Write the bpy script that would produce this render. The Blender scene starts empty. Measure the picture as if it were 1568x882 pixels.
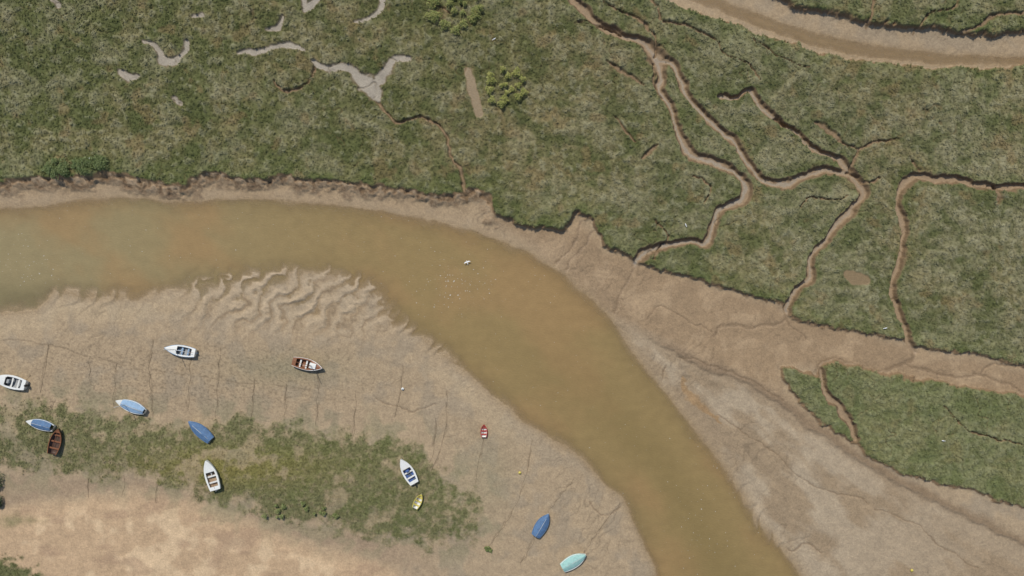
import bpy, bmesh, math, random
import numpy as np
from mathutils import Vector, Matrix, Euler
rng=np.random.default_rng(7); random.seed(7)
S=0.1            # metres per plan unit (survey grid unit)
CX,CY=784.0,441.0
DAT=0.8
scene=bpy.context.scene
scene.view_settings.view_transform='Standard'
scene.view_settings.look='None'
scene.view_settings.exposure=0

def lin(c):
    c=np.array(c,dtype=np.float64)/255.0
    return np.where(c<=0.04045,c/12.92,((c+0.055)/1.055)**2.4)
def A(r,g,b): return lin((r,g,b)).astype(np.float32)

# ------------------------------------------------------------ noise
_P=np.concatenate([rng.permutation(4096)]*2).astype(np.int32)
_ang=rng.random(4096)*2*np.pi
_GX=np.cos(_ang).astype(np.float32); _GY=np.sin(_ang).astype(np.float32)
def gn(x,y,seed=0):
    xf=np.floor(x); yf=np.floor(y)
    xi=xf.astype(np.int64)+seed*131; yi=yf.astype(np.int64)+seed*57
    fx=(x-xf).astype(np.float32); fy=(y-yf).astype(np.float32)
    u=fx*fx*fx*(fx*(fx*6-15)+10); v=fy*fy*fy*(fy*(fy*6-15)+10)
    def g(ix,iy,dx,dy):
        h=_P[_P[ix&4095]+(iy&4095)]
        return _GX[h]*dx+_GY[h]*dy
    a=g(xi,yi,fx,fy); b=g(xi+1,yi,fx-1,fy); c=g(xi,yi+1,fx,fy-1); d=g(xi+1,yi+1,fx-1,fy-1)
    return ((a*(1-u)+b*u)*(1-v)+(c*(1-u)+d*u)*v)*1.5
def fbm(x,y,sc,octs=3,seed=0,gain=0.5):
    r=0; a=1.0; f=1.0/sc
    for o in range(octs):
        r=r+a*gn(x*f,y*f,seed+o*7); a*=gain; f*=2.03
    return r
def sst(a,b,x):
    t=np.clip((x-a)/(b-a),0,1); return t*t*(3-2*t)

# ------------------------------------------------------------ grid
STEP=1.3
def axis(lo,hi):
    c=np.arange(lo,hi,STEP)
    ex=[];s=STEP*1.5;p=0
    while p<12000:
        p+=s; s*=1.28; ex.append(p)
    ex=np.array(ex)
    return np.concatenate([(c[0]-ex)[::-1],c,c[-1]+ex])
xs=axis(-100,1668); ys=axis(-80,962)
NX,NY=len(xs),len(ys)
X0,Y0=np.meshgrid(xs,ys)
wx=4.5*fbm(X0,Y0,38,3,1)+1.2*fbm(X0,Y0,7,2,3)
wy=4.5*fbm(X0,Y0,38,3,11)+1.2*fbm(X0,Y0,7,2,13)
X=X0+wx; Y=Y0+wy

def smooth(pts,n=4,closed=False):
    P=[np.array(p,dtype=float) for p in pts]; out=[]
    N=len(P)
    for i in (range(N) if closed else range(N-1)):
        if closed: p0,p1,p2,p3=P[i-1],P[i],P[(i+1)%N],P[(i+2)%N]
        else: p0,p1,p2,p3=P[max(i-1,0)],P[i],P[i+1],P[min(i+2,N-1)]
        for k in range(n):
            t=k/n
            out.append(0.5*((2*p1)+(-p0+p2)*t+(2*p0-5*p1+4*p2-p3)*t*t+(-p0+3*p1-3*p2+p3)*t**3))
    if not closed: out.append(P[-1])
    return out
def sdpoly(pts,Xa=None,Ya=None):
    Xa=X if Xa is None else Xa; Ya=Y if Ya is None else Ya
    d=np.full(Xa.shape,1e12); ins=np.zeros(Xa.shape,bool)
    n=len(pts)
    for i in range(n):
        ax,ay=pts[i-1]; bx,by=pts[i]
        ex,ey=bx-ax,by-ay; L=ex*ex+ey*ey+1e-9
        px=Xa-ax; py=Ya-ay
        t=np.clip((px*ex+py*ey)/L,0,1)
        d=np.minimum(d,(px-t*ex)**2+(py-t*ey)**2)
        if by!=ay:
            c=((ay>Ya)!=(by>Ya))&(Xa<(ex)*(Ya-ay)/(ey)+ax)
            ins^=c
    d=np.sqrt(d)
    return np.where(ins,-d,d)
def lines(field,pts,w,n=4,mar=40,Xa=None,Ya=None):
    Xa=X if Xa is None else Xa; Ya=Y if Ya is None else Ya
    P=[p if len(p)==3 else (p[0],p[1],w) for p in pts]
    P=smooth(P,n) if n>1 else [np.array(p,float) for p in P]
    for a,b in zip(P[:-1],P[1:]):
        x0=min(a[0],b[0])-mar; x1=max(a[0],b[0])+mar; y0=min(a[1],b[1])-mar; y1=max(a[1],b[1])+mar
        i0,i1=np.searchsorted(xs,[x0,x1]); j0,j1=np.searchsorted(ys,[y0,y1])
        if i1<=i0 or j1<=j0: continue
        xx=Xa[j0:j1,i0:i1]; yy=Ya[j0:j1,i0:i1]
        ex,ey=b[0]-a[0],b[1]-a[1]; L=ex*ex+ey*ey+1e-9
        t=np.clip(((xx-a[0])*ex+(yy-a[1])*ey)/L,0,1)
        ww=(a[2]+(b[2]-a[2])*t)*0.5
        d=np.hypot(xx-a[0]-t*ex,yy-a[1]-t*ey)/ww
        field[j0:j1,i0:i1]=np.minimum(field[j0:j1,i0:i1],d)

# ------------------------------------------------------------ plan shapes
river=[(-12000,330),(-300,318),(0,318),(60,314),(130,303),(200,302),(270,309),(350,304),(430,305),(520,314),(580,322),(640,333),(700,346),(760,366),(820,391),(870,426),(912,464),(936,490),
 (950,510),(975,545),(1010,590),(1050,640),(1090,690),(1130,745),(1160,800),(1195,840),(1230,885),(1320,1000),(1600,1500),(5000,12000),
 (4000,12000),(1300,1500),(1040,960),(1005,890),(1000,860),(975,810),(955,765),(925,742),(890,702),(850,677),(800,647),(760,611),(722,578),(690,552),(662,530),(640,512),(612,500),(588,482),(574,450),(545,430),(500,418),(450,413),(400,422),(350,430),(300,440),(250,446),(205,458),(130,456),(78,448),(52,474),(0,480),(-300,500),(-12000,640)]
river2=[(1030,-14),(1130,25),(1200,52),(1260,72),(1340,87),(1450,96),(1568,98),(1700,90),(12000,-300),(12000,-340),(1700,78),(1568,86),(1450,80),(1350,68),(1280,54),(1200,32),(1120,0),(1060,-60),(-2000,-2500),(-2600,-2500)]
chan2=[(985,-14),(1060,14),(1120,34),(1190,59),(1260,80),(1340,93),(1420,101),(1500,103),(1568,99),(1700,96),(12000,-260),(12000,-560),(1700,42),(1568,48),(1530,53),(1490,56),(1450,46),(1390,43),(1330,36),(1290,26),(1230,16),(1190,-2),(1140,-40),(900,-160),(-1800,-2600),(-2700,-2600)]
marsh=[(-12000,290),(-300,284),(0,280),(50,276),(90,272),(140,276),(165,264),(215,275),(245,281),(270,289),(290,284),(300,272),(340,266),(380,279),(430,272),(500,279),(560,285),(620,291),(665,300),(712,297),(722,288),(748,298),(756,332),(790,343),(815,347),(860,356),(876,340),(884,326),(893,338),(908,340),(926,375),(950,388),(972,402),(985,404),(1030,421),(1080,430),(1120,446),(1165,458),(1198,468),(1215,488),(1260,502),(1320,512),(1380,520),(1400,532),(1450,537),(1500,546),(1568,562),(1700,590),(12000,2200),(12000,-12000),(-12000,-12000)]
island=[(1198,562),(1212,556),(1226,570),(1250,574),(1258,560),(1280,552),(1310,560),(1370,572),(1430,582),(1480,592),(1568,603),(1700,625),(12000,2300),(12000,4600),(1700,820),(1568,782),(1540,772),(1480,751),(1430,741),(1380,726),(1340,706),(1310,684),(1285,668),(1255,650),(1235,627),(1210,602),(1197,580)]
grass=[(-12000,500),(-100,602),(0,610),(50,615),(100,622),(170,630),(240,648),(300,664),(335,650),(365,640),(400,652),(460,656),(520,664),(580,668),(625,675),(680,722),(730,765),(740,808),(722,832),(660,836),(600,826),(500,806),(430,792),(350,772),(300,756),(250,737),(200,727),(100,723),(0,716),(-100,700),(-12000,900)]
sand=[(-12000,900),(-100,770),(0,775),(100,760),(210,748),(300,765),(400,800),(480,830),(560,850),(640,882),(720,960),(3000,12000),(-12000,12000)]
cornergrass=[(-12000,900),(-60,845),(0,848),(30,856),(60,870),(85,900),(0,1000),(-300,1100),(-3000,12000),(-12000,12000)]
bar=[(925,486),(960,505),(1010,528),(1070,558),(1130,585),(1190,615),(1240,655),(1290,690),(1350,728),(1420,765),(1500,800),(1568,835),(1700,890),(12000,5000),(5000,12000),(1600,1500),(1230,885),(1160,800),(1090,690),(1010,590),(960,520)]
brownmud=[(760,335),(880,330),(930,380),(1080,430),(1200,470),(1400,530),(1700,590),(1700,640),(1400,590),(1200,560),(1200,600),(1300,690),(1250,660),(1130,590),(1000,520),(930,485),(850,410)]

dw=np.minimum(sdpoly(river,X0+0.5*wx,Y0+0.5*wy),sdpoly(river2,X0+0.4*wx,Y0+0.4*wy))
dch=sdpoly(chan2)
dm=np.maximum(sdpoly(marsh),-dch)
dis=sdpoly(island)
dveg=np.minimum(dm,dis)
dgr=sdpoly(grass); dsand=sdpoly(sand); dcg=sdpoly(cornergrass)
dbar=sdpoly(bar); dbm=sdpoly(brownmud)

creek=np.full(X.shape,50.0); small=np.full(X.shape,50.0); pool=np.full(X.shape,50.0)
C=[ ([(862,-60),(870,-10),(900,22),(925,43),(965,58),(992,72,14),(1010,92,22),(1012,112,11),(1010,135),(1025,165),(1040,200),(1060,236,12),(1100,254),(1130,268),(1143,290,14),(1133,307),(1103,325),(1090,350),(1080,370,13),(1050,368),(1015,378),(985,388),(974,404)],11),
    ([(1010,92,14),(1030,97),(1045,125),(1060,160),(1090,190),(1120,215),(1140,245),(1160,270),(1190,284),(1215,278),(1240,265),(1290,264),(1318,288,14),(1318,305),(1290,335),(1260,370),(1242,400),(1238,430),(1215,450),(1204,475)],10),
    ([(1100,148,5),(1130,148,6),(1150,140,6),(1163,158,10),(1200,190),(1230,215),(1255,235),(1285,247),(1296,264)],7.5),
    ([(1760,300),(1568,290),(1500,283),(1450,275),(1400,270),(1382,285,12),(1375,310),(1380,340),(1382,380),(1370,420),(1365,450),(1380,490),(1392,520),(1402,540)],9),
    ([(1258,568,8),(1264,600),(1285,625),(1298,645,10),(1308,672)],9)]
for p,w in C: lines(creek,p,w)
creek=creek*(1+0.14*fbm(X0,Y0,16,2,17))
SM=[ ([(1248,188,3),(1262,196,8),(1290,218),(1308,228),(1350,216),(1376,214,2)],4.5),([(1300,262),(1310,228)],5),
     ([(1296,266),(1330,278),(1345,270,2)],4),([(932,98,3),(948,110,7),(965,116),(985,132,3)],6),([(938,180,3),(958,200,5),(972,216)],4),
     ([(978,245,3),(992,236,8),(1006,224,3)],5),([(925,5),(955,24),(985,36),(1002,60),(1006,84)],4),([(968,-30),(1000,8),(1010,30),(1040,38),(1080,52),(1102,64,2)],5),
     ([(880,38),(905,36),(950,52)],3),([(1005,100),(1000,125),(1012,150)],4),
     ([(580,155,9),(592,172),(606,188),(630,183),(642,178,5),(660,186),(684,208),(692,240),(708,262),(714,285),(714,310)],5),
     ([(420,122,3),(432,140,6),(455,141),(475,122),(487,102)],5),
     ([(1330,40),(1332,15),(1345,-30)],5),([(1470,50),(1500,40),(1515,28),(1560,22),(1640,10)],6),([(1400,50),(1425,22),(1460,8),(1470,-40)],3.5),
     ([(1525,285),(1530,300,9),(1524,312,5)],5),([(1296,300),(1270,308),(1240,300),(1225,318)],2.5),
     ([(1096,60),(1110,85),(1150,100),(1160,120)],2.5),([(1190,184,9),(1202,192)],6),([(1060,270),(1085,285),(1075,310)],3),([(1000,395),(1020,360),(1005,340)],2.5),
     ([(1392,240),(1405,262)],3),([(1440,620),(1480,660),(1560,680)],2),([(600,-20),(640,-5),(690,20)],3),([(1150,60),(1200,90),(1240,100)],2.5)]
for p,w in SM: lines(small,p,w)
PL=[ ([(482,96,7),(500,105,10),(525,102,11),(545,113,15),(560,128,24),(572,138,24),(582,154,8)],10),([(572,132,16),(590,112,14),(604,96,13),(630,91,8)],10),
     ([(368,78,5),(395,82,9),(420,73,9),(445,71,10),(466,78,4)],8),([(220,66,5),(240,71,8),(250,90,10),(264,96,14),(284,82,8),(289,68,7)],9),
     ([(186,112,8),(198,118,13),(212,119,7)],9),([(268,150,6),(276,160,8)],8),([(466,-5,8),(468,16,10),(480,8,14),(492,-8,10)],12),([(410,46,5),(428,44,9),(434,28,6)],8),
     ([(582,-10,9),(584,12,8),(570,27,8),(545,33,4)],7),([(78,-8,9),(92,10,9)],9),([(296,26,6),(310,22,7)],6)]
for p,w in PL: lines(pool,p,w,Xa=X0+0.8*wx,Ya=Y0+0.8*wy)
pool=pool*(1+0.30*fbm(X0,Y0,12,3,19))
puddle=np.full(X.shape,50.0)
for p,w in [([(717,110,9),(723,135,14),(733,176,12)],12),([(1296,420,12),(1310,425,18),(1324,428,12)],14)]: lines(puddle,p,w,Xa=X0+0.6*wx,Ya=Y0+0.6*wy)

rill=np.full(X.shape,50.0)
RL=[([(1204,470),(1200,490),(1150,501),(1108,497),(1094,512)],6),([(1402,535),(1390,558),(1330,567),(1285,551),(1256,560),(1250,576)],8),([(1388,560),(1450,576),(1500,575),(1540,586),(1568,600)],5),
    ([(974,404),(965,432),(946,458),(940,478)],5.5),([(888,342),(872,385),(850,408)],4.5),([(912,352),(884,388),(866,416)],4),([(1500,575),(1520,558),(1568,562)],4),
    ([(990,490),(1010,466),(1040,478),(1062,496),(1090,508)],3),([(1204,480),(1215,505),(1235,520)],4),([(1020,560),(1012,600)],3),
    ([(1098,636),(1130,655),(1180,690),(1240,740),(1330,770)],2.5),([(575,608),(610,628),(640,632),(668,622)],3.5),([(905,770),(930,790),(955,770)],4),
    ([(1180,830),(1215,845),(1240,836),(1260,850)],4),([(1340,780),(1400,800),(1450,842),(1500,870)],2.5),([(1040,545),(1070,548),(1120,574),(1160,590),(1200,612)],4)]
for p,w in RL: lines(rill,p,w)
ropes=[[(72,528),(66,560),(58,602)],[(134,545),(136,590)],[(175,558),(172,620)],[(232,520),(228,570),(233,636)],[(290,545),(287,590),(286,626)],[(336,532),(333,590),(330,640)],[(388,580),(385,645)],
 [(437,588),(436,640)],[(486,566),(486,612),(484,652)],[(545,598),(541,668)],[(616,560),(612,600),(604,640)],[(684,600),(682,660),(655,742)],[(742,672),(738,700),(728,742)],[(816,676),(806,730),(780,790),(745,842)],
 [(838,789),(850,770),(880,735)],[(822,818),(808,845),(796,866)],[(894,850),(915,820),(950,772)],[(190,728),(188,758)],[(136,732),(134,762)],[(30,600),(44,575)],[(72,642),(80,615)],[(638,738),(660,700),(668,640)],[(240,740),(238,770)]]
groove=np.full(X.shape,50.0)
for p in ropes+[[(0,520),(70,528),(175,558),(290,575),(400,590),(486,600)]]: lines(groove,[(a,b) for a,b in p],2.6,n=3,Xa=X0+0.6*wx,Ya=Y0+0.6*wy)

# ------------------------------------------------------------ heights (metres, water level 0)
far=sst(200,1500,np.maximum(np.maximum(-X0,X0-1568),np.maximum(-Y0,Y0-882)))
out=np.maximum(dw,0); inn=np.maximum(-dw,0)
rip=np.exp(-(((X0-435)/165)**2)**2)*np.exp(-(((Y0-458-0.06*(X0-430))/52)**2)**2)
rip2=np.exp(-((X0-640)/60)**2-((Y0-512-0.75*(X0-640))/22)**2)+np.exp(-((X0-130)/100)**2-((Y0-455)/22)**2)
mud=np.where(dw>0,(0.015+0.75*(1-np.exp(-out/130.0)))*(1-0.55*rip),-1.3*(1-np.exp(-inn/70.0))*(1-0.82*np.clip(rip+rip2,0,1)))
mud=mud+0.06*fbm(X0,Y0,60,3,21)*sst(-20,80,dw)*(1-0.7*rip)+0.018*fbm(X0,Y0,5,2,25)+0.03*fbm(X0,Y0,18,3,26)*sst(0,40,dw)
wv=12*fbm(X0,Y0,75,2,31)+10*fbm(X0,Y0,24,3,33)
ph=(X0*0.80+Y0*0.60+wv)/26.0
e_=(X0*0.6-Y0*0.8)+14*fbm(X0,Y0,40,2,35)
ph=ph+0.5*np.abs((e_/30.0)%2-1)
fr=ph-np.floor(ph)
saw=np.where(fr<0.72,fr/0.72,(1-fr)/0.28)
cellid=np.floor(ph)
amp=np.clip(0.8+1.3*gn(cellid*0.73+0.31,e_/36.0,39),0.1,1.7)
mud=mud+rip*(0.23*(saw**1.3-0.50)*amp-0.02+0.05*fbm(X0,Y0,22,3,40))
ph2=(X0*0.8+Y0*0.6+14*fbm(X0,Y0,40,2,44))/24.0; fr2=ph2-np.floor(ph2)
saw2=np.where(fr2<0.8,fr2/0.8,(1-fr2)/0.2)
shore=np.exp(-(dw/22.0)**2)
fl2=rip2+0.7*np.exp(-((X0-1170)/50)**2-((Y0-790)/80)**2)+0.15*sst(940,1000,X0)
mud=mud+shore*np.clip(fl2,0,1)*0.19*(saw2-0.5)
mud=mud+0.09*fbm((X0*0.8-Y0*0.5),(X0*0.5+Y0*0.8)*0.45,26,3,47)*sst(5,-10,dw)*np.exp(-inn/60)
mud=mud+0.20*sst(-3,3,dbar)*np.exp(-np.maximum(dbar,0)/45)*sst(950,1010,X0)*sst(10,40,dw)
brr=sst(15,-15,dbar)
rl=fbm(X0*0.75+Y0*0.66,(-X0*0.66+Y0*0.75)*3.0,60,4,49)
mud=mud+0.07*rl*brr*sst(0,30,dw)
alng=X0*0.80+Y0*0.60+10*fbm(X0,Y0,45,3,41)
dr=np.abs(gn(alng/13.0,dw/90.0,43)); drr=sst(0.09,0.0,dr)*sst(4,18,dw)*sst(130,70,dw)*sst(-0.2,0.3,fbm(X0,Y0,120,2,45)+0.1)*(1-rip)
dr2=np.abs(fbm(X0,Y0,55,3,46)); drr2=sst(0.022,0.0,dr2)*sst(10,30,dw)*(0.35+0.65*sst(14,-16,dbm))
mud=mud-0.04*drr-0.03*drr2
mud=mud+0.5*sst(20,-60,dgr)+0.25*sst(10,-40,dsand)
nb=sst(790,730,X0)*sst(420,380,Y0)
clod=fbm(X0,Y0,14,4,61,0.62)
wd=22+10*fbm(X0,Y0,60,2,63)
shelf=nb*sst(wd,3.0,np.maximum(dm,0)+7*clod)*sst(-3,4,dw)*(dch>0)
mud=mud+shelf*(0.66+0.42*clod-mud*0.3)
t9=fbm(X0,Y0,11,3,53); t20=fbm(X0,Y0,26,2,54); t40=fbm(X0,Y0,55,3,55)
rel=(0.15*t9+0.11*t20)*(1-far)
tops=1.32+0.07*fbm(X0,Y0,70,3,51)+rel
tops_is=1.28+0.07*fbm(X0,Y0,50,2,57)+rel
m1=sst(2.0,-6.0,dm+2.5*clod); m2=sst(2.0,-6.0,dis+2.5*clod)
z=mud+m1*(tops-mud); z=z+m2*(tops_is-z)
veg=np.maximum(m1,m2)
ck=sst(1.50,0.75,creek)
zb=0.52+0.06*fbm(X0,Y0,30,2,66)+0.14*np.minimum(creek,1.2)**2
z=z+ck*np.minimum(zb-z,0)
sk=sst(1.5,0.6,small); z=z-sk*0.45*np.maximum(veg,0.25)*np.where(veg>0.1,1,0.2)
pk=sst(1.3,0.85,pool); z=z+pk*(1.06-z)*sst(0.2,0.8,veg)
uk=sst(1.2,0.95,puddle); z=z+uk*(1.2-z)*veg
crack=np.abs(fbm(X0,Y0,85,3,71)); crk=sst(0.016,0.005,crack)*veg*sst(0.0,0.25,fbm(X0,Y0,200,2,73)+0.12*sst(700,1000,X0))*(1-far)
z=z-0.22*crk
rk=sst(1.5,0.2,rill)*(1-veg)*sst(2,12,dw); z=z-0.08*rk
gk=sst(1.4,0.3,groove)*(1-veg)*sst(-0.4,0.1,fbm(X0,Y0,25,2,75)); z=z-0.03*gk
z=np.where((dw>30)&(z<0.05)&(rip<0.3),0.05,z)

# ------------------------------------------------------------ albedo
def mix(a,b,f): return a+(b-a)*f[...,None]
n1=fbm(X0,Y0,160,3,81); n2=fbm(X0,Y0,40,3,83); n3=fbm(X0,Y0,11,3,85); n4=fbm(X0,Y0,3.2,2,87)
shp=X.shape
col=np.empty(shp+(3,),np.float32); col[:]=A(160,140,112)
col=mix(col,A(143,128,106),sst(-0.2,0.5,n2+0.4*n1)*0.8)
col=mix(col,A(153,130,100),sst(60,0,np.abs(dm))*sst(820,700,X0)*0.7)
col=mix(col,A(144,121,92),sst(14,-16,dbm)*0.95)
col=mix(col,A(158,135,105),sst(14,-16,dbm)*sst(0,0.5,n2)*0.6)
brn=sst(20,-20,dbar)
col=mix(col,A(162,145,120),brn*0.9)
col=mix(col,A(140,120,93),brn*sst(-0.1,0.35,fbm(X0*0.75+Y0*0.66,(-X0*0.66+Y0*0.75)*2.2,150,4,91)+0.08)*0.85)
col=mix(col,A(145,125,98),brn*sst(1180,1560,X0+0.3*Y0-250)*0.6)
col=mix(col,A(122,102,78),np.exp(-((dbar-5)/8.0)**2)*sst(960,1040,X0)*sst(10,50,dw)*0.8)
col=mix(col,A(140,117,83),np.exp(-np.maximum(dw,0)/8.0)*0.7)
bn=np.sin(dw/5.5+2.2*fbm(X0,Y0,60,3,93))*np.exp(-np.maximum(dw,0)/70)*sst(3,12,dw)
col=col*(1+0.04*bn*(1-rip))[...,None]
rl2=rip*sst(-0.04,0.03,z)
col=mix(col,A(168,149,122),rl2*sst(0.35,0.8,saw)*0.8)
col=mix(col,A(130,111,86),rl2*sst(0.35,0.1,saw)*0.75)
south=sst(0,1,(Y0-(300+0.35*X0))/60.0)
col=mix(col,A(174,154,123),np.exp(-((dw-22)/14.0)**2)*sst(0,1,south)*sst(900,700,X0)*(1-rip)*0.5)
org=np.full(shp,50.0); lines(org,[(1048,580,5),(1056,605,13),(1075,625,10),(1108,648,3)],10,Xa=X0+1.6*wx,Ya=Y0+1.6*wy)
col=mix(col,A(146,116,78),sst(1.5,0.5,org)*0.75)
col=mix(col,A(178,151,119),sst(12,-25,dsand)*0.95)
col=mix(col,A(195,170,136),sst(-10,-40,dsand)*sst(-0.1,0.4,n2+n1*0.6)*0.75)
col=mix(col,A(156,130,104),sst(8,-20,dsand)*sst(0.1,0.5,fbm(X0*0.4,Y0,40,3,95))*0.6)
strip=sst(0,10,dgr)*sst(-8,10,dsand)*sst(700,760,Y0)*sst(700,560,X0)
col=mix(col,A(148,127,103),strip*0.8)
alg=sst(60,0,dgr)*sst(0,0.5,n2+0.15)*sst(-10,10,dgr)
col=mix(col,A(130,122,92),alg*0.6)
col=mix(col,A(128,122,94),np.exp(-((X0-440)/90)**2-((Y0-565)/25)**2)*0.5)
col=mix(col,A(130,124,97),np.exp(-((X0-745)/40)**2-((Y0-730)/60)**2)*0.4)
tx=(1+0.09*n3+0.12*n4+0.08*n2)
pock=sst(0.05,0.5,fbm(X0*1.0,Y0*1.4,5,2,99))*np.exp(-(((X0-260)/320)**2)**2)*np.exp(-(((Y0-580)/60)**2)**2)
tx=tx*(1-0.24*pock)*(1-0.22*drr)*(1-0.18*drr2)
col=col*tx[...,None]
col=mix(col,A(138,115,88),shelf*0.85)
col=mix(col,A(96,77,56),shelf*sst(0.0,-0.45,clod)*0.7)
col=mix(col,A(174,152,124),shelf*sst(0.1,0.5,clod)*0.6)
col=mix(col,A(112,92,67),sst(0.4,1.0,rk)*0.5)
col=mix(col,A(112,97,76),gk*0.5)
vg=np.empty(shp+(3,),np.float32); vg[:]=A(100,99,61)
vg=mix(vg,A(120,116,85),sst(700,1150,X0+140*n1)*0.85)
vg=mix(vg,A(88,93,51),sst(600,0,X0+0.5*Y0)*0.65)
vg=mix(vg,A(112,103,68),np.exp(-((X0-830)/170)**2-((Y0-130)/140)**2)*0.5)
vg=mix(vg,A(126,115,80),sst(0.0,0.5,n1+0.5*n2)*0.55)
vg=mix(vg,A(76,82,44),sst(0.05,0.55,-n2+0.3*n3)*0.6)
vg=mix(vg,A(134,128,98),sst(0.1,0.6,t40+0.3*t20)*0.45)
vg=mix(vg,A(78,84,45),sst(-0.1,-0.6,t40+0.4*t20)*0.5)
vg=mix(vg,A(142,138,110),sst(0.15,0.75,t9+0.4*n2)*0.42)
vg=mix(vg,A(76,80,45),sst(-0.1,-0.6,t9+0.3*t20)*0.40)
vg=mix(vg,A(90,101,52),np.exp(dveg/22.0)*sst(1,-3,dveg)*0.45)
vg=mix(vg,A(86,94,48),sst(4.0,1.4,creek)*0.4)
vg=mix(vg,A(124,106,72),sst(0.45,0.8,fbm(X0,Y0,40,3,104)+0.25*n1)*0.5)
vg=mix(vg,A(108,114,74),sst(0,-20,dis)*0.45)
vg=vg*(1+0.18*n4+0.07*n3+0.06*fbm(X0,Y0,320,2,106))[...,None]
soil=sst(0.5,0.98,veg)
cm=mix(np.broadcast_to(A(124,101,74),shp+(3,)),vg,soil)
col=mix(col,cm,sst(0.03,0.3,veg))
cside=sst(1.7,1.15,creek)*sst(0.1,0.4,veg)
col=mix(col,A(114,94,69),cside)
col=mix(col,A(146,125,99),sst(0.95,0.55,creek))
col=mix(col,A(154,145,130),sst(0.45,0.2,creek)*sst(260,60,np.abs(X0-1080)*0.7+np.abs(Y0-330)*0.3)*0.7)
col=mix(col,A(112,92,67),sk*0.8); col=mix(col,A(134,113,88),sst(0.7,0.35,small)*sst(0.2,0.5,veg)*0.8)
col=mix(col,A(92,78,53),crk*0.6)
col=mix(col,A(108,96,72),sst(1.35,1.05,pool)*veg); col=mix(col,A(142,132,115)*(1+0.14*n3+0.16*n2)[...,None],sst(1.08,0.8,pool))  # grey pool mud with water sheen painted in; dark rim painted as edge shadow
col=mix(col,A(128,109,79),uk*veg)
g4=fbm(X0,Y0,30,4,108,0.65)
gfac=sst(9,-13,dgr+16*g4)
left=sst(330,200,X0)
gfac=gfac*(1-left*0.3*sst(-0.1,0.4,n2+0.6*n3))
gfac=gfac*(1-0.55*sst(0.25,0.55,fbm(X0,Y0,45,3,112)))
gfac=gfac*(1-0.4*sst(590,720,X0)*sst(-0.3,0.3,n3))
gg=np.empty(shp+(3,),np.float32); gg[:]=A(102,103,66)
gg=mix(gg,A(90,97,52),sst(0,0.4,n2)*0.6)
gg=mix(gg,A(124,116,58),np.exp(-((X0-340)/150)**2-((Y0-715)/30)**2)*0.8)
gg=mix(gg,A(132,120,92),sst(0.1,0.6,n3)*0.5)
gg=gg*(1+0.22*n4+0.10*n3)[...,None]
col=mix(col,gg,gfac*0.92)
cgf=sst(4,-16,dcg+14*n3)
col=mix(col,gg*0.95,cgf)
spg=sst(9,-9,np.abs(Y0-(795+0.02*X0))-3+10*n2)*sst(90,50,X0); col=mix(col,gg,spg*0.7)
col=np.clip(col,0.005,0.85)
z=z+gfac*(0.05+0.06*n4+0.08*t9)
wet=np.clip(np.exp(-np.maximum(dw,0)/12.0)+sst(1.0,0.8,pool)+uk*veg+0.5*sst(1,0.7,creek)+0.5*rk+0.35*sst(10,-10,dbm)+0.35*brn,0,1)
wet=wet*(1-sst(0.2,0.6,veg)*(1-sst(1.05,0.9,pool))*(1-uk))
vegdens=sst(0.6,0.97,veg)*(1-sst(1.8,1.3,creek))*(1-sst(1.6,1.0,small))*(1-sst(1.45,1.1,pool))*(1-sst(1.35,1.1,puddle))*(1-crk)

# ------------------------------------------------------------ mesh helpers
def wxy(px,py): return (px-CX)*S,(CY-py)*S
def grid_mesh(gx,gy,Z):
    ny,nx=Z.shape
    co=np.empty((ny,nx,3),np.float32)
    co[...,0]=((gx-CX)*S)[None,:]; co[...,1]=((CY-gy)*S)[:,None]; co[...,2]=Z
    idx=np.arange(ny*nx,dtype=np.int32).reshape(ny,nx)
    q=np.stack([idx[:-1,:-1],idx[1:,:-1],idx[1:,1:],idx[:-1,1:]],-1).reshape(-1,4)
    return co.reshape(-1,3),q
def make(name,co,q,cols,extra,mat):
    me=bpy.data.meshes.new(name)
    me.vertices.add(len(co)); me.vertices.foreach_set('co',co.astype(np.float32).ravel())
    me.loops.add(q.size); me.loops.foreach_set('vertex_index',q.astype(np.int32).ravel())
    me.polygons.add(len(q)); me.polygons.foreach_set('loop_start',np.arange(0,q.size,4,dtype=np.int32))
    me.update(calc_edges=True); me.validate()
    me.polygons.foreach_set('use_smooth',np.ones(len(me.polygons),bool))
    a=me.attributes.new('col','FLOAT_COLOR','POINT')
    c4=np.ones((len(co),4),np.float32); c4[:,:3]=cols.reshape(-1,3); a.data.foreach_set('color',c4.ravel())
    for k,v in extra.items():
        a=me.attributes.new(k,'FLOAT','POINT'); a.data.foreach_set('value',v.astype(np.float32).ravel())
    me.materials.append(mat)
    ob=bpy.data.objects.new(name,me); scene.collection.objects.link(ob); return ob

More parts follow.
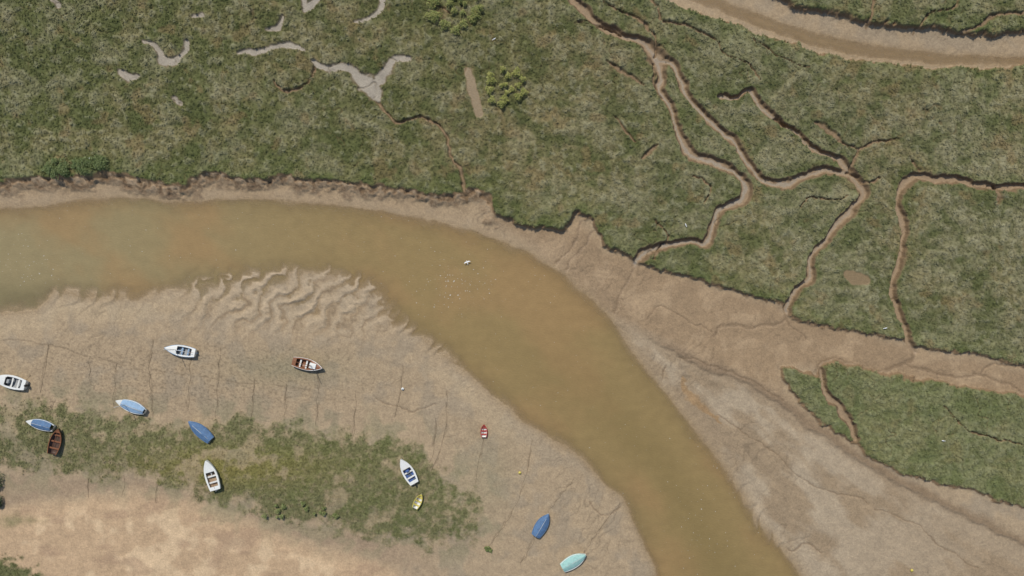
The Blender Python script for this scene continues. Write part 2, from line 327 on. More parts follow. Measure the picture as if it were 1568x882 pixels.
def newmat(name):
    m=bpy.data.materials.new(name); m.use_nodes=True; nt=m.node_tree
    return m,nt,nt.nodes['Principled BSDF'],nt.nodes['Material Output']
def attr(nt,name,t='GEOMETRY'):
    n=nt.nodes.new('ShaderNodeAttribute'); n.attribute_name=name; n.attribute_type=t; return n
def noise(nt,scale,detail=4,rough=0.6,vec=None):
    n=nt.nodes.new('ShaderNodeTexNoise'); n.inputs['Scale'].default_value=scale; n.inputs['Detail'].default_value=detail; n.inputs['Roughness'].default_value=rough
    if vec is not None: nt.links.new(vec,n.inputs['Vector'])
    return n
def mathn(nt,op,a,b=None):
    n=nt.nodes.new('ShaderNodeMath'); n.operation=op
    for i,v in enumerate((a,b)):
        if v is None: continue
        if isinstance(v,(int,float)): n.inputs[i].default_value=v
        else: nt.links.new(v,n.inputs[i])
    return n.outputs[0]
def rangen(nt,v,a,b,c,d):
    n=nt.nodes.new('ShaderNodeMapRange'); nt.links.new(v,n.inputs[0])
    for i,k in enumerate((a,b,c,d)): n.inputs[i+1].default_value=k
    return n.outputs[0]
def scalecol(nt,colout,fac):
    n=nt.nodes.new('ShaderNodeVectorMath'); n.operation='SCALE'; nt.links.new(colout,n.inputs[0]); nt.links.new(fac,n.inputs['Scale']); return n.outputs[0]

mt,nt,bs,mo=newmat('tidal_ground')
tc=nt.nodes.new('ShaderNodeTexCoord').outputs['Object']
c=attr(nt,'col'); w=attr(nt,'wet')
nf=noise(nt,5.0,4,0.7,tc); nb_=noise(nt,1.2,4,0.65,tc)
f=mathn(nt,'MULTIPLY',rangen(nt,nf.outputs['Fac'],0.3,0.7,0.83,1.17),rangen(nt,nb_.outputs['Fac'],0.3,0.7,0.94,1.06))
nt.links.new(scalecol(nt,c.outputs['Color'],f),bs.inputs['Base Color'])
nt.links.new(rangen(nt,w.outputs['Fac'],0,1,0.95,0.38),bs.inputs['Roughness'])
bs.inputs['Specular IOR Level'].default_value=0.35
bp=nt.nodes.new('ShaderNodeBump'); bp.inputs['Strength'].default_value=0.65; bp.inputs['Distance'].default_value=0.12
nt.links.new(nf.outputs['Fac'],bp.inputs['Height']); nt.links.new(bp.outputs[0],bs.inputs['Normal'])
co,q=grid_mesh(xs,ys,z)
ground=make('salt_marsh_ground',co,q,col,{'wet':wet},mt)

# ------------------------------------------------------------ water
k=2
gx=xs[::k]; gy=ys[::k]; zz=z[::k,::k]
XX=X0[::k,::k]; YY=Y0[::k,::k]; dd=dw[::k,::k]
wc=np.empty(zz.shape+(3,),np.float32); wc[:]=A(143,122,81)
wn=fbm(XX*0.8+YY*0.5,(XX*-0.5+YY*0.8)*1.6,150,4,121)
wc=mix(wc,A(145,132,97),sst(620,0,XX)*0.85)
wc=mix(wc,A(153,124,84),sst(-0.2,0.8,wn+0.8*np.exp(-((XX-840)/150)**2-((YY-440)/80)**2))*0.65)
wc=mix(wc,A(124,107,68),sst(15,90,-dd)*sst(440,720,YY)*0.6)
wc=mix(wc,A(116,107,76),np.exp(-((XX-20)/70)**2-((YY-455)/22)**2)*0.6)
wc=mix(wc,A(144,122,92),sst(1000,1060,XX)*sst(140,110,YY)*0.8)
wc=wc*(1+0.04*fbm(XX,YY,14,3,124)+0.06*fbm(XX+YY*0.6,YY*2.2,18,3,127)*np.exp(-np.maximum(-dd,0)/60))[...,None]
al=1-np.exp(np.minimum(zz,0)*8.0); al=np.clip(al,0,1)*0.92
al=np.where(zz<0,np.maximum(al,0.28*sst(0,-0.02,zz)),0)
foam=np.exp(-((XX-690)/70)**2-((YY-435)/45)**2)+0.8*np.exp(-((XX-40)/50)**2-((YY-410)/35)**2)+0.5*np.exp(-((XX-1080)/30)**2-((YY-800)/90)**2)+0.12
co,q=grid_mesh(gx,gy,np.zeros_like(zz))
keep=(zz.ravel()[q].min(axis=1)<0.02); q=q[keep]
used=np.unique(q); remap=-np.ones(len(co),np.int64); remap[used]=np.arange(len(used)); q=remap[q]; co=co[used]
mw,nt,bs,mo=newmat('turbid_water')
tc=nt.nodes.new('ShaderNodeTexCoord').outputs['Object']
c=attr(nt,'col'); a=attr(nt,'alpha'); fo=attr(nt,'foam')
mp=nt.nodes.new('ShaderNodeMapping'); mp.inputs['Rotation'].default_value=(0,0,0.5); mp.inputs['Scale'].default_value=(1,2.2,1); nt.links.new(tc,mp.inputs[0])
rp=noise(nt,2.4,4,0.6,mp.outputs[0]); big=noise(nt,0.25,4,0.6,mp.outputs[0])
f=mathn(nt,'MULTIPLY',rangen(nt,big.outputs['Fac'],0.3,0.7,0.96,1.04),rangen(nt,rp.outputs['Fac'],0.3,0.7,0.95,1.05))
sc=scalecol(nt,c.outputs['Color'],f)
fn=noise(nt,3.3,2,0.5,tc)
th=mathn(nt,'ADD',fn.outputs['Fac'],mathn(nt,'MULTIPLY',fo.outputs['Fac'],0.07))
fm=rangen(nt,th,0.745,0.765,0.0,0.65)
mx=nt.nodes.new('ShaderNodeMix'); mx.data_type='RGBA'; nt.links.new(fm,mx.inputs[0]); nt.links.new(sc,mx.inputs[6]); mx.inputs[7].default_value=(0.7,0.7,0.66,1)
nt.links.new(mx.outputs[2],bs.inputs['Base Color'])
bs.inputs['Roughness'].default_value=0.15; bs.inputs['IOR'].default_value=1.33
nt.links.new(a.outputs['Fac'],bs.inputs['Alpha'])
bp=nt.nodes.new('ShaderNodeBump'); bp.inputs['Strength'].default_value=0.5; bp.inputs['Distance'].default_value=0.08
nt.links.new(rp.outputs['Fac'],bp.inputs['Height']); nt.links.new(bp.outputs[0],bs.inputs['Normal'])
make('river_water',co,q,wc.reshape(-1,3)[used],{'alpha':al.ravel()[used],'foam':foam.ravel()[used]},mw)

# ------------------------------------------------------------ lookup
def nearest(px,py):
    i=np.clip(np.searchsorted(xs,px),0,NX-1); j=np.clip(np.searchsorted(ys,py),0,NY-1); return j,i
def hz(px,py):
    j,i=nearest(px,py); return float(z[j,i])

# ------------------------------------------------------------ grass tufts (instanced)
def tuft(name,nb,R,H,wd,mat,flat=0.5):
    V=[];F=[]
    for b in range(nb):
        a=random.random()*6.283; r0=R*0.45*random.random()**0.7
        bx,by=r0*math.cos(a*1.7+b),r0*math.sin(a*1.7+b)
        L=R*(0.5+0.7*random.random()); h=H*(0.5+0.6*random.random()); ww=wd*(0.6+0.7*random.random())
        dx,dy=math.cos(a),math.sin(a); nx,ny=-dy,dx
        s=len(V)
        V+= [(bx-nx*ww*.6,by-ny*ww*.6,-0.03),(bx+nx*ww*.6,by+ny*ww*.6,-0.03),
             (bx+dx*L*.45+nx*ww,by+dy*L*.45+ny*ww,h*.85),(bx+dx*L*.45-nx*ww,by+dy*L*.45-ny*ww,h*.85),
             (bx+dx*L,by+dy*L,h*(1-flat*0.5*random.random()))]
        F+=[(s,s+1,s+2,s+3),(s+3,s+2,s+4)]
    me=bpy.data.meshes.new(name); me.from_pydata(V,[],F); me.materials.append(mat)
    return bpy.data.objects.new(name,me)
mg,nt,bs,mo=newmat('marsh_grass_blades')
c=attr(nt,'col','INSTANCER'); oi=nt.nodes.new('ShaderNodeObjectInfo')
nt.links.new(scalecol(nt,c.outputs['Color'],rangen(nt,oi.outputs['Random'],0,1,0.86,1.15)),bs.inputs['Base Color'])
bs.inputs['Roughness'].default_value=0.8; bs.inputs['Specular IOR Level'].default_value=0.2
tc_=bpy.data.collections.new('grass_tufts')
for i in range(4):
    tc_.objects.link(tuft('tuft_%d'%i,10,0.21,0.14,0.036,mg))

def scatter(name,coll,px,py,dens,scl,cgain):
    j,i=nearest(px,py)
    keep=rng.random(len(px))<dens(j,i)
    px,py,j,i=px[keep],py[keep],j[keep],i[keep]
    n=len(px); print(name,n)
    co=np.stack([(px-CX)*S,(CY-py)*S,z[j,i]],-1).astype(np.float32)
    me=bpy.data.meshes.new(name); me.vertices.add(n); me.vertices.foreach_set('co',co.ravel())
    c4=np.ones((n,4),np.float32); c4[:,:3]=np.clip(col[j,i]*cgain*(1+0.08*rng.standard_normal((n,1))),0.004,0.8)
    a=me.attributes.new('col','FLOAT_COLOR','POINT'); a.data.foreach_set('color',c4.ravel())
    a=me.attributes.new('sc','FLOAT','POINT'); a.data.foreach_set('value',scl(n,j,i).astype(np.float32))
    ob=bpy.data.objects.new(name,me); scene.collection.objects.link(ob)
    ng=bpy.data.node_groups.new(name,'GeometryNodeTree')
    ng.interface.new_socket('Geometry',in_out='INPUT',socket_type='NodeSocketGeometry')
    ng.interface.new_socket('Geometry',in_out='OUTPUT',socket_type='NodeSocketGeometry')
    N=ng.nodes; gi=N.new('NodeGroupInput'); go=N.new('NodeGroupOutput')
    ip=N.new('GeometryNodeInstanceOnPoints'); ci=N.new('GeometryNodeCollectionInfo'); ci.inputs['Collection'].default_value=coll
    ci.inputs['Separate Children'].default_value=True; ci.inputs['Reset Children'].default_value=True
    rv=N.new('FunctionNodeRandomValue'); rv.data_type='FLOAT_VECTOR'; rv.inputs[0].default_value=(-0.15,-0.15,0); rv.inputs[1].default_value=(0.15,0.15,6.283)
    na=N.new('GeometryNodeInputNamedAttribute'); na.data_type='FLOAT'; na.inputs['Name'].default_value='sc'
    ng.links.new(gi.outputs[0],ip.inputs['Points']); ng.links.new(ci.outputs[0],ip.inputs['Instance']); ip.inputs['Pick Instance'].default_value=True
    ng.links.new(rv.outputs[0],ip.inputs['Rotation']); ng.links.new(na.outputs[0],ip.inputs['Scale']); ng.links.new(ip.outputs[0],go.inputs[0])
    md=ob.modifiers.new('scatter','NODES'); md.node_group=ng
    return ob
n=185000
px=rng.uniform(-98,1660,n); py=rng.uniform(-78,955,n)
scatter('marsh_grass',tc_,px,py,lambda j,i: vegdens[j,i]*0.95,lambda n,j,i: 0.7+0.7*rng.random(n)**2+0.3*np.clip(t9[j,i],-.8,1),1.17)
n=95000
px=rng.uniform(-98,760,n); py=rng.uniform(600,955,n)
gd=np.clip(np.maximum(gfac,cgf),0,1)
scatter('shore_grass',tc_,px,py,lambda j,i: gd[j,i]**1.4*0.75,lambda n,j,i: 0.45+0.45*rng.random(n)**2+0.2*np.clip(t9[j,i],-.8,1),1.15)

# ------------------------------------------------------------ shrubs
def shrub(name,cx,cy,clumps,cola,colb):
    me=bpy.data.meshes.new(name); V=[];F=[];M=[]
    bx,by=wxy(cx,cy); z0=hz(cx,cy)+.1
    for (ux,uy,r,h) in clumps:
        ox,oy=ux*S,-uy*S; r*=S
        for s in range(5):
            a=random.random()*6.28; e=(ox+r*.6*math.cos(a),oy+r*.6*math.sin(a),h*.7); w=.025
            s0=len(V); V+=[(ox-w,oy,-.3),(ox+w,oy,-.3),(ox,oy+w,-.3),(e[0]-w*.3,e[1],e[2]),(e[0]+w*.3,e[1],e[2]),(e[0],e[1]+w*.3,e[2])]
            F+=[(s0,s0+1,s0+4,s0+3),(s0+1,s0+2,s0+5,s0+4),(s0+2,s0,s0+3,s0+5)]; M+=[1,1,1]
        for l in range(int(290*r/0.8)):
            a=random.random()*6.28; rr=random.random()**.5; el=math.sqrt(max(0,1-rr*rr))
            lob=1+.25*math.sin(a*3+ux)+.15*math.sin(a*7+uy)
            p=Vector((ox+r*rr*lob*math.cos(a),oy+r*rr*lob*math.sin(a),h*el*(.55+.5*random.random())+.03))
            sz=.055+.075*random.random()
            R=Euler((random.uniform(-.75,.75),random.uniform(-.75,.75),random.random()*6.28)).to_matrix()
            s0=len(V)
            for q_ in ((-sz,0,0),(0,-sz*.6,0.01),(sz,0,0),(0,sz*.6,.01)): V.append(tuple(p+R@Vector(q_)))
            F.append((s0,s0+1,s0+2,s0+3)); M.append(0)
    me.from_pydata(V,[],F)
    m,nt,bs,mo=newmat(name+'_leaves'); tc=nt.nodes.new('ShaderNodeTexCoord').outputs['Object']
    nz=noise(nt,2.2,3,.6,tc); cr=nt.nodes.new('ShaderNodeValToRGB'); cr.color_ramp.elements[0].position=.35; cr.color_ramp.elements[1].position=.65
    cr.color_ramp.elements[0].color=(*A(*cola),1); cr.color_ramp.elements[1].color=(*A(*colb),1)
    nt.links.new(nz.outputs['Fac'],cr.inputs[0]); nt.links.new(cr.outputs[0],bs.inputs['Base Color']); bs.inputs['Roughness'].default_value=.6
    me.materials.append(m)
    m2,nt,bs,mo=newmat(name+'_stems'); bs.inputs['Base Color'].default_value=(.08,.055,.035,1); bs.inputs['Roughness'].default_value=.9
    me.materials.append(m2)
    me.polygons.foreach_set('material_index',M)
    ob=bpy.data.objects.new(name,me); ob.location=(bx,by,z0); scene.collection.objects.link(ob)
def ring(n,r0,r1,rs,h):
    return [(random.uniform(r0,r1)*math.cos(a),random.uniform(r0,r1)*math.sin(a)*.9,random.uniform(*rs),h*random.uniform(.6,1.1)) for a in [6.283*i/n+random.uniform(-.25,.25) for i in range(n)]]
shrub('shrubby_sea_blite',775,136,ring(13,18,33,(4,7.5),.95)+ring(4,4,14,(3,5),.65),(122,128,54),(162,158,88))
shrub('shrubby_sea_blite',700,12,ring(20,24,44,(5,9),1.0)+ring(6,8,18,(3,6),.7),(110,120,54),(148,146,82))
shrub('bank_shrub',95,256,[(random.uniform(-55,70),random.uniform(-10,10),random.uniform(5,10),random.uniform(.4,.8)) for _ in range(18)],(84,100,50),(112,122,68))
shrub('bank_shrub',0,752,[(random.uniform(-30,3),random.uniform(-20,20),random.uniform(6,10),random.uniform(.7,1.3)) for _ in range(10)],(40,54,24),(66,78,36))
shrub('bank_shrub',746,840,[(0,0,4,.4),(5,3,3,.3)],(86,104,50),(118,124,70))
shrub('bank_shrub',465,780,[(random.uniform(-60,60),random.uniform(-12,12),random.uniform(2,4),.35) for _ in range(14)],(96,110,54),(132,134,82))

# ------------------------------------------------------------ boats
def paint(name,rgb,rough=.45,var=.12,sc=3):
    m,nt,bs,mo=newmat(name); tc=nt.nodes.new('ShaderNodeTexCoord').outputs['Object']
    nz=noise(nt,sc,5,.7,tc); n2_=noise(nt,sc*6,3,.6,tc)
    f=mathn(nt,'MULTIPLY',rangen(nt,nz.outputs['Fac'],.3,.7,1-var,1+var*.5),rangen(nt,n2_.outputs['Fac'],.3,.7,1-var*.5,1+var*.3))
    rgbn=nt.nodes.new('ShaderNodeRGB'); rgbn.outputs[0].default_value=(*[float(v) for v in A(*rgb)],1)
    nt.links.new(scalecol(nt,rgbn.outputs[0],f),bs.inputs['Base Color']); bs.inputs['Roughness'].default_value=rough
    return m
WHITE=paint('white_gelcoat',(220,220,213)); GREYIN=paint('grey_inner',(150,152,150),.7); BLUE=paint('blue_tarpaulin',(82,113,148),.75,.3)
LBLUE=paint('pale_blue_canvas',(136,164,190),.75,.22); TURQ=paint('turquoise_tarpaulin',(146,186,178),.75,.22); WOOD=paint('varnished_wood',(132,84,52),.5,.3,6)
DWOOD=paint('dark_wood',(84,62,50),.6,.3,6); RED=paint('red_paint',(165,60,48)); YEL=paint('yellow_paint',(200,184,84)); BLK=paint('black_plastic',(30,30,32))
ALU=paint('aluminium_mast',(190,190,186),.4,.05); TAN=paint('tan_deck',(166,142,114),.7,.2); BIN=paint('blue_interior',(76,104,160),.6,.15); ROPE=paint('weedy_rope',(110,97,77),.95,.3)
def mkobj(name,V,F,mat,parent,smoothf=True):
    me=bpy.data.meshes.new(name); me.from_pydata(V,[],F)
    bm=bmesh.new(); bm.from_mesh(me); bmesh.ops.recalc_face_normals(bm,faces=bm.faces); bm.to_mesh(me); bm.free()
    me.materials.append(mat)
    if smoothf: me.polygons.foreach_set('use_smooth',[True]*len(me.polygons))
    ob=bpy.data.objects.new(name,me); ob.parent=parent; scene.collection.objects.link(ob); return ob
def box(name,x0,x1,y0,y1,z0,z1,mat,parent,bev=.02,taper=0.0):
    t=taper
    V=[(x0,y0,z0),(x1,y0,z0),(x1,y1,z0),(x0,y1,z0),(x0+t,y0+t,z1),(x1-t,y0+t,z1),(x1-t,y1-t,z1),(x0+t,y1-t,z1)]
    ob=mkobj(name,V,[(0,3,2,1),(4,5,6,7),(0,1,5,4),(1,2,6,5),(2,3,7,6),(3,0,4,7)],mat,parent,False)
    if bev>0:
        b=ob.modifiers.new('b','BEVEL'); b.width=bev; b.segments=2
    return ob
def cyl(name,p0,p1,r0,r1,mat,parent,n=8):
    p0=Vector(p0);p1=Vector(p1); d=(p1-p0).normalized(); a=d.orthogonal().normalized(); b=d.cross(a)
    V=[];
    for p,r in ((p0,r0),(p1,r1)):
        for i in range(n):
            t=6.28318*i/n; V.append(tuple(p+a*r*math.cos(t)+b*r*math.sin(t)))
    F=[(i,(i+1)%n,n+(i+1)%n,n+i) for i in range(n)]+[tuple(range(n))[::-1],tuple(range(n,2*n))]
    return mkobj(name,V,F,mat,parent)
def boat(name,a,b,kind,hull=WHITE,inner=GREYIN,cover=BLUE,trim=WOOD,beam=.36,ts=.72,mast=0,tilt=0,cov=(0.0,1.0)):
    """a = stern plan point, b = bow plan point"""
    ax,ay=wxy(*a); bx,by=wxy(*b); L=math.hypot(bx-ax,by-ay); th=math.atan2(by-ay,bx-ax)
    root=bpy.data.objects.new(name,None); scene.collection.objects.link(root)
    cx,cy=(a[0]+b[0])/2,(a[1]+b[1])/2
    root.location=((ax+bx)/2,(ay+by)/2,hz(cx,cy)-0.06); root.rotation_euler=Euler((math.radians(tilt),0,th))
    B=L*beam/2; D=.16*L if L>3 else .2*L; D=min(D,.75)
    def f(u):
        if u>.4: return max(0.0,(1-((u-.4)/.6)**2.3))
        return 1-(1-ts)*((.4-u)/.4)**1.8
    sh=lambda u: D*(1+.35*max(0,(u-.35)/.65)**2+.06*((.4-u)/.4 if u<.4 else 0))
    kl=lambda u: D*.55*max(0,(u-.7)/.3)**2.5
    N=18; us=[i/N for i in range(N+1)]
    prof=[(0,0),(.55,.06),(.85,.35),(.96,.7),(1,1)]
    def shell(sc,zoff,top):
        V=[];F=[]; m=len(prof)*2-1
        for u in us:
            x=(u-.5)*L*(1 if sc==1 else .97)
            bb=max(B*f(u)*sc-(0 if sc==1 else .03),.004); k=kl(u)+zoff; s=sh(u)*top
            row=[(x,-p*bb,k+(s-k)*q) for p,q in prof[::-1]]+[(x,p*bb,k+(s-k)*q) for p,q in prof[1:]]
            V+=row
        for i in range(N):
            for j in range(m-1): F.append((i*m+j,i*m+j+1,(i+1)*m+j+1,(i+1)*m+j))
        F.append(tuple(range(m)))
        return V,F
    V,F=shell(1,0,1); mkobj('hull',V,F,hull,root)
    V=[];F=[]
    for u in us:
        x=(u-.5)*L; bb=B*f(u); s=sh(u)
        for sg in (-1,1):
            V+=[(x,sg*(bb+.03),s-.05),(x,sg*(bb+.03),s+.03),(x,sg*max(bb-.07,0),s+.03),(x,sg*max(bb-.07,0),s-.05)]
    for i in range(N):
        for g in (0,4):
            for e in range(4): F.append((i*8+g+e,i*8+g+(e+1)%4,(i+1)*8+g+(e+1)%4,(i+1)*8+g+e))
    mkobj('gunwale',V,F,trim,root,False)
    def lid(nm,u0,u1,camb,mat,drop=0.0,over=-.05,lift=.0,ridge=1.6,wr=0.0):
        V=[];F=[];n=14;m=10
        for i in range(n+1):
            u=u0+(u1-u0)*i/n; x=(u-.5)*L; bb=max(B*f(u)+over,.005)
            for j in range(m+1):
                v=-1+2*j/m
                V.append((x,v*bb,sh(u)+lift+camb*(f(u)**.6)*(1-abs(v)**ridge)+wr*(random.random()-.5)*(1-abs(v))))
            if drop:
                V[-1]=(x,bb,sh(u)+lift-drop); V[-m-1]=(x,-bb,sh(u)+lift-drop)
        for i in range(n):
            for j in range(m): F.append((i*(m+1)+j,i*(m+1)+j+1,(i+1)*(m+1)+j+1,(i+1)*(m+1)+j))
        return mkobj(nm,V,F,mat,root)
    if kind=='covered':
        lid('tarpaulin_cover',cov[0],cov[1],.38,cover,drop=.16,over=.06,lift=.05,ridge=1.15,wr=.08)
        if cov[1]<.95: lid('foredeck',cov[1],1,.03,hull,lift=.035)
        cyl('ridge_pole',((cov[0]-.5)*L,0,D+.40),((min(cov[1],.8)-.5)*L,0,D+.46),.025,.025,ALU,root)
    else:
        V,F=shell(.93,.10,.98); mkobj('inner_hull',V,F,inner,root)
        if kind=='rowing':
            for u in (.22,.48,.72): box('thwart_%d'%int(u*100),(u-.5)*L-.12,(u-.5)*L+.12,-B*f(u)*.93,B*f(u)*.93,D*.68,D*.74,trim,root,.01)
            lid('bow_sheet',.84,1,.0,trim,lift=-.01)
            cyl('oar',(-L*.25,B*.35,D*.8),(L*.3,B*.15,D*.8),.025,.03,WOOD,root)
        if kind in('sail','cabin','motor'):
            lid('foredeck',.60,1,.06,hull,lift=.035)
            V=[];F=[]
            for i in range(N+1):
                u=us[i]
                if u>.62: continue
                x=(u-.5)*L; s=sh(u)+.036
                for sg in(-1,1): V+=[(x,sg*B*f(u)*.98,s),(x,sg*B*f(u)*.74,s)]
            nn=len(V)//4
            for i in range(nn-1):
                F+=[(i*4,i*4+1,i*4+5,i*4+4),(i*4+2,i*4+3,i*4+7,i*4+6)]
            mkobj('side_deck',V,F,hull,root,False)
            lid('stern_deck',0,.12,.02,hull,lift=.034)
            for u in (.25,.45): box('thwart_%d'%int(u*100),(u-.5)*L-.12,(u-.5)*L+.12,-B*f(u)*.85,B*f(u)*.85,D*.6,D*.68,trim,root,.01)
        if kind=='cabin':
            box('cabin',.06*L,.30*L,-B*.55,B*.55,D*.9,D+.38,WHITE,root,.04,.08)
            box('cabin_window',.052*L,.07*L,-B*.4,B*.4,D+.12,D+.3,BLK,root,.005)
            box('hatch',.12*L,.2*L,-B*.2,B*.2,D+.383,D+.42,trim,root,.01)
        if kind=='motor':
            box('windscreen',.08*L,.11*L,-B*.6,B*.6,D,D+.32,BLK,root,.01,.012)
            box('console',.0*L,.075*L,-B*.3,B*.3,D*.4,D+.18,inner,root,.03)
            box('outboard_cowl',-.5*L-.28,-.5*L+.02,-.16,.16,D*.8,D+.35,BLK,root,.05,.03)
            box('outboard_leg',-.5*L-.2,-.5*L-.08,-.05,.05,.05,D*.8-.004,BLK,root,.01)
        if kind in('sail',):
            box('centreboard_case',-.05*L,.12*L,-.05,.05,D*.2,D*.75,trim,root,.01)
            box('rudder',-.5*L-.22,-.5*L-.01,-.02,.02,.02,D*1.05,trim,root,.005)
            cyl('tiller',(-.5*L-.1,0,D*1.08),(-.25*L,.05,D*1.2),.02,.02,WOOD,root)
    if mast:
        mx_=.14*L; cyl('mast',(mx_,0,.15),(mx_,0,mast),.06,.035,ALU if hull is WHITE else WOOD,root)
        cyl('boom',(mx_-.06,0,D+.55),(-.42*L,.06,D+.5),.035,.03,ALU if hull is WHITE else WOOD,root)
        cyl('forestay',(mx_,0,mast*.95),(L*.49,0,D*1.35),.008,.008,BLK,root,5)
    return root
boat('sailing_boat',(300,541),(254,533),'sail',inner=GREYIN,trim=LBLUE,mast=4.6,tilt=5)
boat('wooden_sailing_boat',(449,553),(495,564),'cabin',hull=WOOD,inner=WOOD,trim=WHITE,mast=4.8,tilt=-4)
boat('motorboat',(41,590),(-7,578),'motor',tilt=3,beam=.40,trim=WHITE)
boat('covered_boat',(224,630),(181,613),'covered',cover=LBLUE,trim=WHITE,mast=4.2,ts=.45,cov=(.03,.80),tilt=3)
boat('covered_boat',(87,654),(47,643),'covered',cover=BLUE,trim=WHITE,ts=.6,cov=(.08,.78))
boat('wooden_rowing_boat',(85,693),(96,654),'rowing',hull=DWOOD,inner=DWOOD,trim=WOOD,beam=.42,tilt=5)
boat('covered_boat',(325,673),(292,644),'covered',cover=BLUE,trim=BLUE,beam=.40)
boat('sailing_dinghy',(335,747),(321,702),'sail',inner=TAN,trim=WHITE,beam=.42,ts=.8,tilt=-4)
boat('motorboat',(636,738),(615,701),'motor',inner=BIN,trim=WHITE,beam=.42)
boat('dinghy',(636,776),(647,754),'rowing',hull=WHITE,inner=WHITE,trim=YEL,beam=.45)
boat('dinghy',(741,670),(741,650),'rowing',hull=RED,inner=WHITE,trim=RED,beam=.5)
boat('covered_boat',(820,820),(840,786),'covered',cover=BLUE,trim=BLUE,beam=.46)
boat('covered_boat',(861,869),(897,848),'covered',cover=TURQ,trim=WHITE,beam=.46,cov=(0,.97))

# ------------------------------------------------------------ ropes & buoys
def tube(name,pts,r,mat):
    V=[];F=[]; P=smooth(pts,10); W=[]
    for p in P:
        x,y=wxy(p[0]+1.5*math.sin(p[1]*.23+p[0]),p[1]); W.append(Vector((x,y,hz(p[0],p[1])+.01)))
    for i,p in enumerate(W):
        d=(W[min(i+1,len(W)-1)]-W[max(i-1,0)]); d.z=0; d.normalize(); s=Vector((-d.y,d.x,0))
        for t in range(5):
            a=6.283*t/5; V.append(tuple(p+s*r*math.cos(a)+Vector((0,0,r*math.sin(a)))))
    for i in range(len(W)-1):
        for t in range(5): F.append((i*5+t,i*5+(t+1)%5,(i+1)*5+(t+1)%5,(i+1)*5+t))
    mkobj(name,V,F,mat,None)
for p in ropes:
    pj=[(a+random.uniform(-2.5,2.5)*(0<k_<len(p)-1),b) for k_,(a,b) in enumerate(p)]
    tube('mooring_rope',pj,.02,ROPE)
def buoy(px,py,mat,r=.28):
    x,y=wxy(px,py); root=bpy.data.objects.new('mooring_buoy',None); scene.collection.objects.link(root); root.location=(x,y,max(hz(px,py),0)+r*.6)
    bm=bmesh.new(); bmesh.ops.create_uvsphere(bm,u_segments=14,v_segments=9,radius=r)
    for v in bm.verts: v.co.z*=.85
    me=bpy.data.meshes.new('float'); bm.to_mesh(me); bm.free(); me.materials.append(mat); me.polygons.foreach_set('use_smooth',[True]*len(me.polygons))
    o=bpy.data.objects.new('float',me); o.parent=root; scene.collection.objects.link(o)
    cyl('shackle',(0,0,r*.7),(0,0,r*1.25),.04,.05,BLK,root)
for p in ((796,725),(1397,874),(616,596)): buoy(*p,YEL if p[0]!=616 else WHITE,.22)

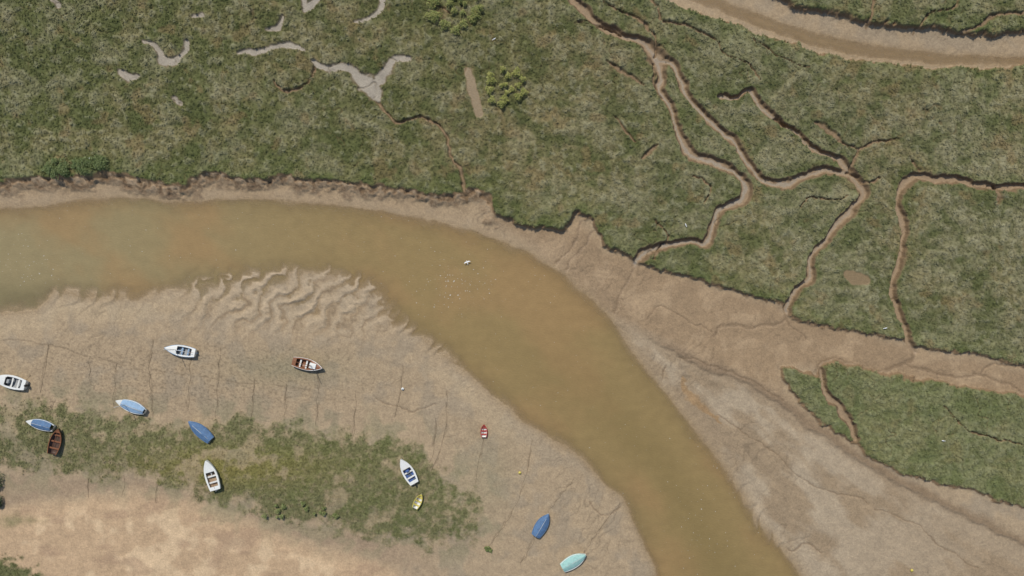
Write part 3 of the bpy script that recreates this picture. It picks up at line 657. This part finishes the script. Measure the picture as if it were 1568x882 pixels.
# ------------------------------------------------------------ gulls
GW=paint('gull_white',(235,235,232),.8,.03); GG=paint('gull_grey',(150,156,162),.8,.05)
def gull(px,py,th,fly,alt=0):
    x,y=wxy(px,py)
    root=bpy.data.objects.new('seagull',None); scene.collection.objects.link(root)
    root.location=(x,y,alt if fly else hz(px,py)+.24); root.rotation_euler=(0,0,th); root.scale=(.8,.8,.8)
    st=[(-.30,.01,.0),(-.22,.045,.0),(-.1,.085,0),(.02,.1,0),(.12,.08,.01),(.18,.055,.04),(.23,.06,.07),(.28,.045,.075),(.31,.015,.065)]
    V=[];F=[];n=10
    for sx,r,zc in st:
        for i in range(n):
            a=6.283*i/n; V.append((sx,r*math.cos(a),zc+r*.9*math.sin(a)))
    for s in range(len(st)-1):
        for i in range(n): F.append((s*n+i,s*n+(i+1)%n,(s+1)*n+(i+1)%n,(s+1)*n+i))
    F+=[tuple(range(n)),tuple(range((len(st)-1)*n,len(st)*n))]
    mkobj('body',V,F,GW,root)
    cyl('beak',(.305,0,.065),(.37,0,.05),.014,.004,YEL,root)
    mkobj('tail',[(-.25,-.04,.01),(-.25,.04,.01),(-.42,.08,0),(-.42,-.08,0),(-.25,-.04,.025),(-.25,.04,.025),(-.42,.08,.01),(-.42,-.08,.01)],[(0,1,2,3),(4,5,6,7),(0,1,5,4),(1,2,6,5),(2,3,7,6),(3,0,4,7)],GW,root,False)
    for sg in(-1,1):
        if fly: pts=[(.10,-.10,.05,.04),(.14,-.10,.30,.12),(.05,-.10,.50,.10),(-.10,-.14,.66,.05)]
        else: pts=[(.10,-.05,.07,.07),(.05,-.10,.105,.05),(-.12,-.2,.09,.04),(-.34,-.36,.03,.03)]
        V=[];F=[]
        for le,te,yy,zz_ in pts: V+=[(le,sg*yy,zz_+.012),(te,sg*(yy+(.0 if fly else -.03)),zz_),(te,sg*(yy+(.0 if fly else -.03)),zz_-.01),(le,sg*yy,zz_-.01)]
        for i in range(3):
            for e in range(4): F.append((i*4+e,i*4+(e+1)%4,(i+1)*4+(e+1)%4,(i+1)*4+e))
        F+=[(0,1,2,3),(12,13,14,15)]
        mkobj('wing_%s'%('l' if sg>0 else 'r'),V,F,GW if fly else GG,root,False)
        if not fly: cyl('leg_%s'%('l' if sg>0 else 'r'),(0,sg*.04,-.06),(.01,sg*.04,-.25),.008,.008,YEL,root)
gull(715,401,1.9,True,.35)
for gxy,t in (((757,62),.5),((1048,345),2),((1352,502),.2),((1439,673),3),((141,245),1)): gull(*gxy,t,False)

# ------------------------------------------------------------ light
w=bpy.data.worlds.new('World'); scene.world=w; w.use_nodes=True
nt=w.node_tree; bg=nt.nodes['Background']; sk_=nt.nodes.new('ShaderNodeTexSky'); sk_.sky_type='NISHITA'; sk_.sun_disc=False
el=math.radians(53); d=Vector((-0.36,0.93,0)).normalized()
sk_.sun_elevation=el; sk_.sun_rotation=math.atan2(d.x,d.y)
nt.links.new(sk_.outputs[0],bg.inputs[0]); bg.inputs[1].default_value=.12
sd=bpy.data.lights.new('sun','SUN'); sd.energy=3.4; sd.angle=math.radians(.6); sd.color=(1,.95,.865)
so=bpy.data.objects.new('sun',sd); scene.collection.objects.link(so)
tos=Vector((d.x*math.cos(el),d.y*math.cos(el),math.sin(el)))
so.rotation_euler=tos.to_track_quat('Z','Y').to_euler(); so.location=tos*200

# ------------------------------------------------------------ camera
H=105.0
cd=bpy.data.cameras.new('camera'); cam=bpy.data.objects.new('camera',cd); scene.collection.objects.link(cam)
cam.location=(0,0,H+DAT); cam.rotation_euler=(0,0,0)
cd.sensor_width=36; cd.lens=18.0/((784*S)/H); cd.clip_end=5000
scene.camera=cam
